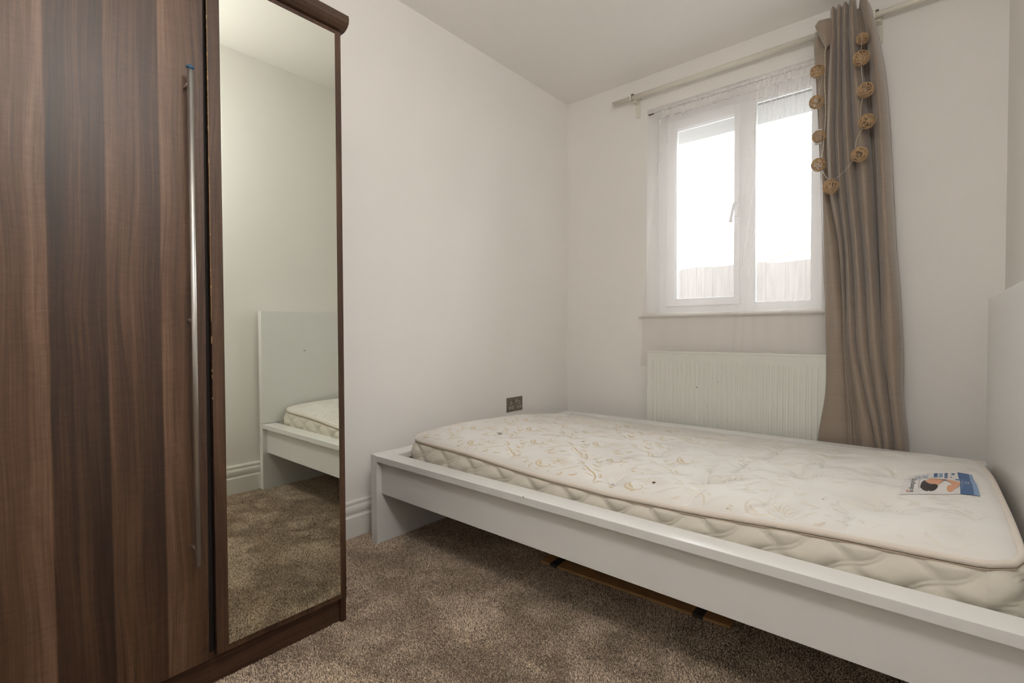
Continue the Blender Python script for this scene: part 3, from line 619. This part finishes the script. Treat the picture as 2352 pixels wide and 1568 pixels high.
def ltext(txt, a, b, size, m, lift=.0024, squeeze=1.0):
    cu = bpy.data.curves.new('print', 'FONT'); cu.body = txt; cu.size = 1.0; cu.resolution_u = 3
    to = bpy.data.objects.new('print', cu); COL.objects.link(to); dg = bpy.context.evaluated_depsgraph_get(); dg.update()
    me = bpy.data.meshes.new_from_object(to.evaluated_get(dg)); bpy.data.objects.remove(to)
    co = np.zeros(len(me.vertices) * 3, np.float32); me.vertices.foreach_get('co', co); co = co.reshape(-1, 3)
    out = np.zeros_like(co)
    for i, (tx, ty, _) in enumerate(co):
        x_, y_ = lab(a - ty * size, b + tx * size * squeeze); out[i] = (x_, y_, 0)
    out[:, 2] = ztop(out[:, 0], out[:, 1]) + lift
    me.vertices.foreach_set('co', out.ravel()); me.update(); return link('printed_text', me, m, lb)
ltext('sleepright', .165, .13, .105, M_INK, squeeze=1.05)
for i, mm in enumerate((M_RED, M_YEL, M_LABB, M_INK)): decal('printed_mark', lrect(.085 + .022 * i, .10 + .022 * i, .05, .10), mm, lb, .0024)
def lines(a, b, n, L_, m, step=.012):
    for i in range(n): decal('printed_line', lrect(a + i * step, a + i * step + step * .45, b, b + L_ * (1 - .13 * (i % 3))), m, lb, .0024)
lines(.13, .74, 4, .20, M_LABL, .022); lines(.24, .74, 4, .20, M_LABL, .022); lines(.225, .16, 1, .38, M_GREY, .014)
lines(.79, .15, 1, .55, M_LABL, .015); lines(.845, .42, 1, .16, M_LABW, .02); lines(.875, .42, 1, .12, M_LABW, .02)

# ---------------------------------------------------------------- cardboard pack under the bed
cb_ = thing('cardboard_pack', (-.8, 1.9, 0), 'flat brown cardboard pack lying on the carpet under the bed', 'box')
bm = bmesh.new(); box(bm, -1.13, -.42, 1.535, 1.86, .004, .0135, .002)
ang = math.atan2(1.574 - 1.548, -.47 + 1.169)
piv = Vector((-1.13, 1.535, 0)); rot = Matrix.Rotation(ang, 4, 'Z'); mv = Matrix.Translation(Vector((-1.168, 1.540, 0))) @ rot @ Matrix.Translation(-piv)
bm.transform(mv); obj('carton', bm, M_CARD, cb_)
for x0 in (-1.085, -.535):
    bm = bmesh.new(); box(bm, x0, x0 + .034, 1.5338, 1.8612, .0034, .0143, .0005); bm.transform(mv); obj('tape_band', bm, M_TAPE, cb_)

# ---------------------------------------------------------------- curtain pole
cpole = thing('curtain_pole', (-.8, 2.875, 2.39), 'thin cream telescopic curtain pole fixed above the window', 'curtain pole')
bm = bmesh.new(); tube(bm, [(-1.574, 2.872, 2.389), (-.43, 2.872, 2.389)], .0150, 20); obj('pole', bm, M_POLE, cpole, True)
bm = bmesh.new(); tube(bm, [(-.44, 2.872, 2.391), (.235, 2.872, 2.396)], .0135, 20); obj('inner_pole', bm, M_POLE, cpole, True)
bm = bmesh.new(); tube(bm, [(-1.580, 2.872, 2.389), (-1.574, 2.872, 2.389)], .0162, 20); obj('end_cap', bm, M_POLE, cpole, True)
for xb in (-1.436, -.200):
    bm = bmesh.new(); box(bm, xb - .013, xb + .017, 2.930, 2.939, 2.282, 2.408, .0015); box(bm, xb - .009, xb + .012, 2.880, 2.934, 2.366, 2.372, .001)
    br = obj('bracket', bm, M_POLE, cpole)
    bm = bmesh.new(); tube(bm, [(xb - .016, 2.872 + .0185 * math.cos(t), 2.390 + .0185 * math.sin(t)) for t in np.linspace(0.4, 5.9, 14)], .0018, 6)
    tube(bm, [(xb - .010, 2.872 + .0185 * math.cos(t), 2.390 + .0185 * math.sin(t)) for t in np.linspace(0.4, 5.9, 14)], .0018, 6)
    box(bm, xb - .018, xb - .008, 2.852, 2.856, 2.37, 2.41, .0008)
    obj('clip', bm, M_POLE, br)
    bm = bmesh.new(); box(bm, xb - .020, xb - .010, 2.858, 2.882, 2.4085, 2.4125); box(bm, xb - .008, xb + .004, 2.858, 2.900, 2.4060, 2.4095); obj('clip_cap', bm, M_GREY, br)
bm = bmesh.new()
for i, (a, b) in enumerate(((0, .006), (.008, .012), (.013, .017), (.020, .026), (.028, .031), (.033, .037), (.038, .042))):
    box(bm, -1.560 + a, -1.560 + b, 2.8595, 2.8605, 2.3805 + .0004 * (i % 2), 2.3845)
obj('printed_text', bm, M_INK, cpole)

# ---------------------------------------------------------------- net curtain wire and net curtain
wr = thing('curtain_wire', (-.9, 2.972, 2.294), 'stretched white net curtain wire across the window recess', 'wire')
bm = bmesh.new(); tube(bm, [(-1.345, 2.966, 2.294), (-1.29, 2.955, 2.294), (-.9, 2.952, 2.291), (-.455, 2.952, 2.292)], .0013, 6); obj('wire', bm, M_GREY, wr)
for s, x0 in ((1, -1.3755), (-1, -.4255)):
    bm = bmesh.new(); tube(bm, [(x0, 2.966, 2.294), (x0 + s * .004, 2.966, 2.294)], .006, 12); tube(bm, [(x0 + s * .004, 2.966, 2.294), (x0 + s * .030, 2.966, 2.294), (x0 + s * .034, 2.966, 2.294)], [.0042, .0042, .002], 12); obj('wire_fitting', bm, M_BR, wr, True)
# fabric coordinate -> x at the heading (bunched at the right) and x at the hem
su = np.linspace(0, 1, 520)
top_s = [0, .45, .62, .86, 1]; top_x = [-1.300, -.79, -.66, -.505, -.430]
bot_s = [0, .45, .62, .86, 1]; bot_x = [-1.420, -.98, -.80, -.52, -.395]
xt = np.interp(su, top_s, top_x); xb_ = np.interp(su, bot_s, bot_x)
def smooth(a, n=25):
    k = np.ones(n) / n; return np.convolve(np.pad(a, (n // 2, n // 2), mode='edge'), k, 'valid')
xt = smooth(xt); xb_ = smooth(xb_)
hem = .70 + .085 * np.exp(-((su - .70) / .13) ** 2) + .06 * np.clip((su - .62) / .3, 0, 1)
def sheer_pt(s_i, z):
    s = su[s_i]; t = np.clip((2.294 - z) / (2.294 - .72), -.05, 1.1)
    k = np.clip(t, 0, 1) ** 1.15
    x = xt[s_i] * (1 - k) + xb_[s_i] * k
    # two soft slanting folds as the net spreads
    dens = .05 + 1.3 * np.exp(-((s - .72) / .16) ** 2)
    ph = s * 2 * np.pi * 17 + 1.8 * np.sin(s * 21) + .8 * np.sin(3 * t + s * 9)
    amp = .0055 * dens * (1 - .35 * k)
    big = .0035 * np.sin(s * 2 * np.pi * 7.5 + 1.2 * k + 1.0) * k
    y0 = 2.966 * (1 - np.clip((2.294 - z) / 1.26, 0, 1)) + 2.899 * np.clip((2.294 - z) / 1.26, 0, 1)
    y0 = y0 + np.clip((1.0 - z) / .17, 0, 1) * .030
    lim = np.clip((z - 1.15) / .3, .0, 1) * .6 + .4
    y = y0 + (amp * np.sin(ph) + big) * lim
    x = x + .3 * amp * np.cos(ph)
    y = np.where(z < 1.06, np.minimum(y, 2.903 + .026 * np.clip((1.0 - z) / .17, 0, 1)), y)
    return x, y
nzr = 90; tr = np.linspace(0, 1, nzr); idx = np.arange(len(su))
ZZ = 2.252 + (hem[None, :] - 2.252) * tr[:, None]
Vs = np.zeros((nzr, len(su), 3))
for r_ in range(nzr):
    x_, y_ = sheer_pt(idx, ZZ[r_]); Vs[r_, :, 0] = x_; Vs[r_, :, 1] = y_; Vs[r_, :, 2] = ZZ[r_]
nc = thing('net_curtain', (-.9, 2.95, 1.5), 'sheer white net curtain gathered on a wire over the window', 'curtain')
npmesh('net_panel', Vs.reshape(-1, 3), grid_faces(len(su), nzr), M_SHEER, nc, True)
nh_ = 14; Vh = np.zeros((nh_, len(su), 3))
ruf = .024 + .009 * np.sin(su * 97) * np.sin(su * 41 + 1) + .004 * np.sin(su * 230)
low = .044 + .004 * np.sin(su * 2 * np.pi * 17)
for r_ in range(nh_):
    f = r_ / (nh_ - 1); zz = 2.294 - low + (low + ruf) * f; x_, y_ = sheer_pt(idx, zz)
    pin = np.abs(zz - 2.294) / .03
    y_ = 2.966 + (y_ - 2.966) * (.35 + np.clip(pin, 0, 1) * .9) + np.where(f > .5, .003 * np.sin(su * 240), 0) - .003
    Vh[r_, :, 0] = x_ + .0015 * np.sin(su * 90 + 5 * f); Vh[r_, :, 1] = y_; Vh[r_, :, 2] = zz
npmesh('gathered_heading', Vh.reshape(-1, 3), grid_faces(len(su), nh_), M_SHEER2, nc, True)

# ---------------------------------------------------------------- drape
dc = thing('drape', (-.28, 2.82, 1.2), 'taupe satin curtain hanging in folds right of the window', 'curtain')
rowsz = np.array([2.48, 2.373, 2.12, 1.877, 1.60, 1.332, 1.08, .835, .62, .43, .28, .06])
RV = {2.48: [-.455, -.384, -.358, -.334, -.308, -.281, -.272, -.226], 2.373: [-.453, -.382, -.357, -.336, -.310, -.276, -.247, -.204], 2.12: [-.441, -.390, -.357, -.333, -.300, -.251, -.224, -.168],
      1.877: [-.430, -.396, -.361, -.331, -.289, -.230, -.210, -.150], 1.60: [-.417, -.385, -.350, -.315, -.270, -.210, -.196, -.136], 1.332: [-.410, -.340, -.317, -.289, -.246, -.197, -.186, -.123],
      1.08: [-.398, -.326, -.308, -.276, -.231, -.183, -.175, -.104], .835: [-.387, -.316, -.299, -.263, -.217, -.169, -.162, -.091], .62: [-.386, -.303, -.274, -.228, -.190, -.146, -.140, -.090],
      .43: [-.414, -.293, -.251, -.190, -.160, -.125, -.119, -.072], .28: [-.43, -.29, -.24, -.175, -.15, -.115, -.11, -.06], .06: [-.43, -.28, -.22, -.165, -.14, -.10, -.095, -.05]}
RA = np.array([RV[z] for z in rowsz])
zi_ = np.concatenate([[2.475, 2.47, 2.465, 2.455], np.linspace(2.44, .06, 150)])
VX = np.stack([np.interp(zi_[::-1], rowsz[::-1], RA[::-1, j])[::-1] for j in range(8)], 1)
for j in range(8): VX[:, j] = smooth(VX[:, j], 9)
nf = 18; amps = [.022, .050, .044, .050, .056, -.004, .062]
def curtain_pts(f0, f1, ztops):
    cols = []
    for j in range(f0, f1):
        for k in range(nf if j < f1 - 1 else nf + 1):
            cols.append((j, k / nf))
    V = np.zeros((len(zi_), len(cols), 3))
    for c, (j, t) in enumerate(cols):
        te = t if (j == 6 or amps[j] < 0) else .5 - .5 * math.cos(math.pi * t)
        x = VX[:, j] * (1 - te) + VX[:, j + 1] * te
        t = te
        prof_ = math.sqrt(max(0, 1 - (2 * t - 1) ** 2)) if amps[j] > 0 else math.sin(math.pi * t) ** .5
        wdt = (VX[:, j + 1] - VX[:, j])
        am = amps[j] * np.interp(zi_, [.3, .5, .9, 1.2], [.62, .66, .85, 1.0])
        if amps[j] > 0: am = np.minimum(np.maximum(am, 0), .9 * wdt + .018)
        deep = .020 * np.interp(zi_[::-1], [.95, 1.15, 2.25, 2.33], [0, 1, 1, 0])[::-1]
        am = am + deep * (1 if amps[j] > 0 else -1.6)
        lean = 0.12 * am * (math.sin(2 * math.pi * t))
        yv = np.interp(zi_, [.3, .50, .9, 1.1, 2.2, 2.46], [2.829, 2.832, 2.832, 2.846, 2.848, 2.846]) + deep
        y = yv - am * prof_ + .0022 * np.sin(zi_ * 7 + j * 2 + t * 3) * prof_
        if j == 6: y = y + .020 * t ** 3
        if j == 1: y = y + .015 * math.sin(2 * math.pi * t * 1.5) ** 2 * np.interp(zi_, [.2, .5, 1.3, 1.6], [1, 1.2, .7, 0])
        V[:, c, 0] = x + lean * .4; V[:, c, 1] = y
        zt_ = ztops(j, t); V[:, c, 2] = zi_ + (zt_ - 2.475) * np.clip((zi_ - 2.0) / .475, 0, 1) ** 2
    return V
zt_main = lambda j, t: 2.456 + .013 * math.sin(math.pi * t) ** .35 + (.012 if j == 4 else 0) - (.010 + .055 * max(0, t - .5) if j == 6 else 0) - (.03 if j == 5 else 0)
V = curtain_pts(1, 7, zt_main); o = npmesh('drape_panel', V.reshape(-1, 3), grid_faces(V.shape[1], V.shape[0]), M_CURT, dc, True)
md = o.modifiers.new('s', 'SOLIDIFY'); md.thickness = .0022; md.offset = 0
V = curtain_pts(0, 1, lambda j, t: 2.362 + .012 * t)
V[:, :, 1] = V[:, :, 1] + .012 * np.clip((zi_[:, None] - 1.4) / .5, 0, 1)
V[:, :, 1] += .004 * np.sin(V[:, :, 0] * 160) * np.clip((V[:, :, 2] - 2.1) / .25, 0, 1)
V[:, :, 1] = np.minimum(V[:, :, 1], 2.854)
V[:, :, 0] = np.minimum(V[:, :, 0], VX[:, 1][:, None] + .004)
o = npmesh('leading_edge', V.reshape(-1, 3), grid_faces(V.shape[1], V.shape[0]), M_CURT, dc, True); md = o.modifiers.new('s', 'SOLIDIFY'); md.thickness = .0018; md.offset = 0
# folded-over heading flap at the top left
A_ = [(-.441, 2.796, 2.398), (-.424, 2.786, 2.412), (-.402, 2.792, 2.414), (-.378, 2.806, 2.416), (-.366, 2.822, 2.40)]
B_ = [(-.425, 2.800, 2.352), (-.412, 2.788, 2.350), (-.398, 2.786, 2.350), (-.382, 2.800, 2.350), (-.366, 2.822, 2.352)]
C_ = [(-.405, 2.802, 2.300), (-.400, 2.794, 2.290), (-.394, 2.792, 2.284), (-.384, 2.802, 2.300), (-.368, 2.822, 2.318)]
D_ = [(-.398, 2.806, 2.286), (-.397, 2.802, 2.278), (-.394, 2.800, 2.274), (-.386, 2.806, 2.288), (-.370, 2.822, 2.306)]
rws = []
for k in range(5): rws.append([tuple(p) for p in spline([A_[k], B_[k], C_[k], D_[k]], 5)])
rws = [[tuple(p) for p in spline([rws[k][i] for k in range(5)], 5)] for i in range(len(rws[0]))]
Vf = np.array(rws); o = npmesh('heading_flap', Vf.reshape(-1, 3), grid_faces(Vf.shape[1], Vf.shape[0]), M_CURT, dc, True); md = o.modifiers.new('s', 'SOLIDIFY'); md.thickness = .002; md.offset = 0
bm = bmesh.new(); box(bm, -.453, -.425, 2.8555, 2.8565, 2.366, 2.410); obj('clear_hook_tape', bm, m_sheer('clear_tape', .85), dc)

# ---------------------------------------------------------------- string of wicker balls
sl = thing('string_lights', (-.33, 2.745, 2.25), 'string of tan wicker ball lights draped over the taupe curtain', 'string lights')
def ball_mesh(seed):
    r = random.Random(seed); bm = bmesh.new()
    for i in range(26):
        ax = Vector((r.gauss(0, 1), r.gauss(0, 1), r.gauss(0, 1))).normalized(); a = ax.orthogonal().normalized(); b = ax.cross(a)
        oc = r.uniform(-.45, .45); rr = math.sqrt(1 - oc * oc); ph = r.uniform(0, 6.28); wob = r.uniform(.03, .12); pts = []
        for k in range(26):
            t = 2 * math.pi * k / 26; d = ax * (oc + wob * math.sin(2 * t + ph)) + a * math.cos(t) * rr + b * math.sin(t) * rr; d.normalize()
            d = d * (.0283 + .0010 * math.sin(3 * t + ph)); d.x *= 1.08; d.z *= 1.10
            if abs(d.x) > .018: d.z *= 1 - .2 * ((abs(d.x) - .018) / .010)
            pts.append(d)
        tube(bm, pts, .00125, 5, True)
    me = bpy.data.meshes.new('wicker_ball'); bm.to_mesh(me); bm.free(); me.materials.append(M_WICK)
    for p in me.polygons: p.use_smooth = True
    return me
BM = [ball_mesh(s) for s in (1, 2, 3, 4)]
BP = [(-.249, 2.257, 40, .80, .035), (-.250, 2.154, 20, 1.06, 0), (-.233, 2.006, 28, 1.03, 0), (-.227, 1.864, 30, 1.03, 0), (-.253, 1.722, 25, 1.06, 0), (-.363, 1.598, 10, 1.06, 0), (-.413, 1.711, -8, .98, 0), (-.414, 1.847, 60, .92, .01), (-.424, 2.010, 35, .98, 0), (-.421, 2.153, 30, .97, 0)]
BULB = bpy.data.meshes.new('bulb'); bm = bmesh.new(); bmesh.ops.create_icosphere(bm, subdivisions=2, radius=.004); bm.to_mesh(BULB); bm.free(); BULB.materials.append(mat('bulb_glass', (.8, .78, .7), .15))
for i, (x, z, rot_, sc, dy) in enumerate(BP):
    o = bpy.data.objects.new('wicker_ball', BM[i % 4]); COL.objects.link(o); o.parent = sl; o.matrix_parent_inverse = Matrix.Translation(sl.location).inverted()
    o.location = (x, 2.742 + dy, z); o.rotation_euler = (random.uniform(-.5, .5), R(-rot_), random.uniform(-.4, .4)); o.scale = (sc, sc, sc)
    b = bpy.data.objects.new('bulb', BULB); COL.objects.link(b); b.parent = o
Yc = 2.742
bm = bmesh.new()
def cord(pts, r=.0010): tube(bm, spline([(x, y, z) for x, y, z in pts], 6), r, 5)
cord([(-.249, 2.775, 2.262), (-.250, 2.748, 2.22), (-.250, Yc, 2.18)]); cord([(-.250, Yc, 2.13), (-.247, 2.752, 2.08), (-.243, Yc, 2.035)]); cord([(-.240, Yc, 1.99), (-.250, 2.75, 1.94), (-.250, Yc, 1.885)])
cord([(-.235, Yc, 1.85), (-.262, 2.745, 1.80), (-.270, Yc, 1.745)]); cord([(-.270, Yc, 1.715), (-.300, 2.75, 1.672), (-.335, 2.75, 1.640), (-.363, Yc, 1.625)])
cord([(-.363, Yc, 1.625), (-.380, 2.75, 1.645), (-.394, 2.745, 1.672), (-.405, Yc, 1.70)])
for ph in (0, math.pi):
    pts = []
    path = spline([(-.394, 2.796, 2.285), (-.396, 2.775, 2.24), (-.393, 2.765, 2.17), (-.394, 2.763, 2.10), (-.391, 2.763, 2.03), (-.389, 2.762, 1.95), (-.393, 2.762, 1.87), (-.397, 2.757, 1.79), (-.404, 2.75, 1.735)], 16)
    for k, p in enumerate(path): pts.append(p + Vector((.0018 * math.cos(k * .55 + ph), .0018 * math.sin(k * .55 + ph), 0)))
    tube(bm, pts, .0010, 5)
cord([(-.402, 2.765, 2.16), (-.408, 2.76, 2.10), (-.415, Yc, 2.04)])
obj('cord', bm, M_CORD, sl, True)
bx('battery_box', -.432, -.402, 2.756, 2.774, 1.815, 1.884, mat('clear_box_plastic', (.62, .60, .60), .25), sl, .003)
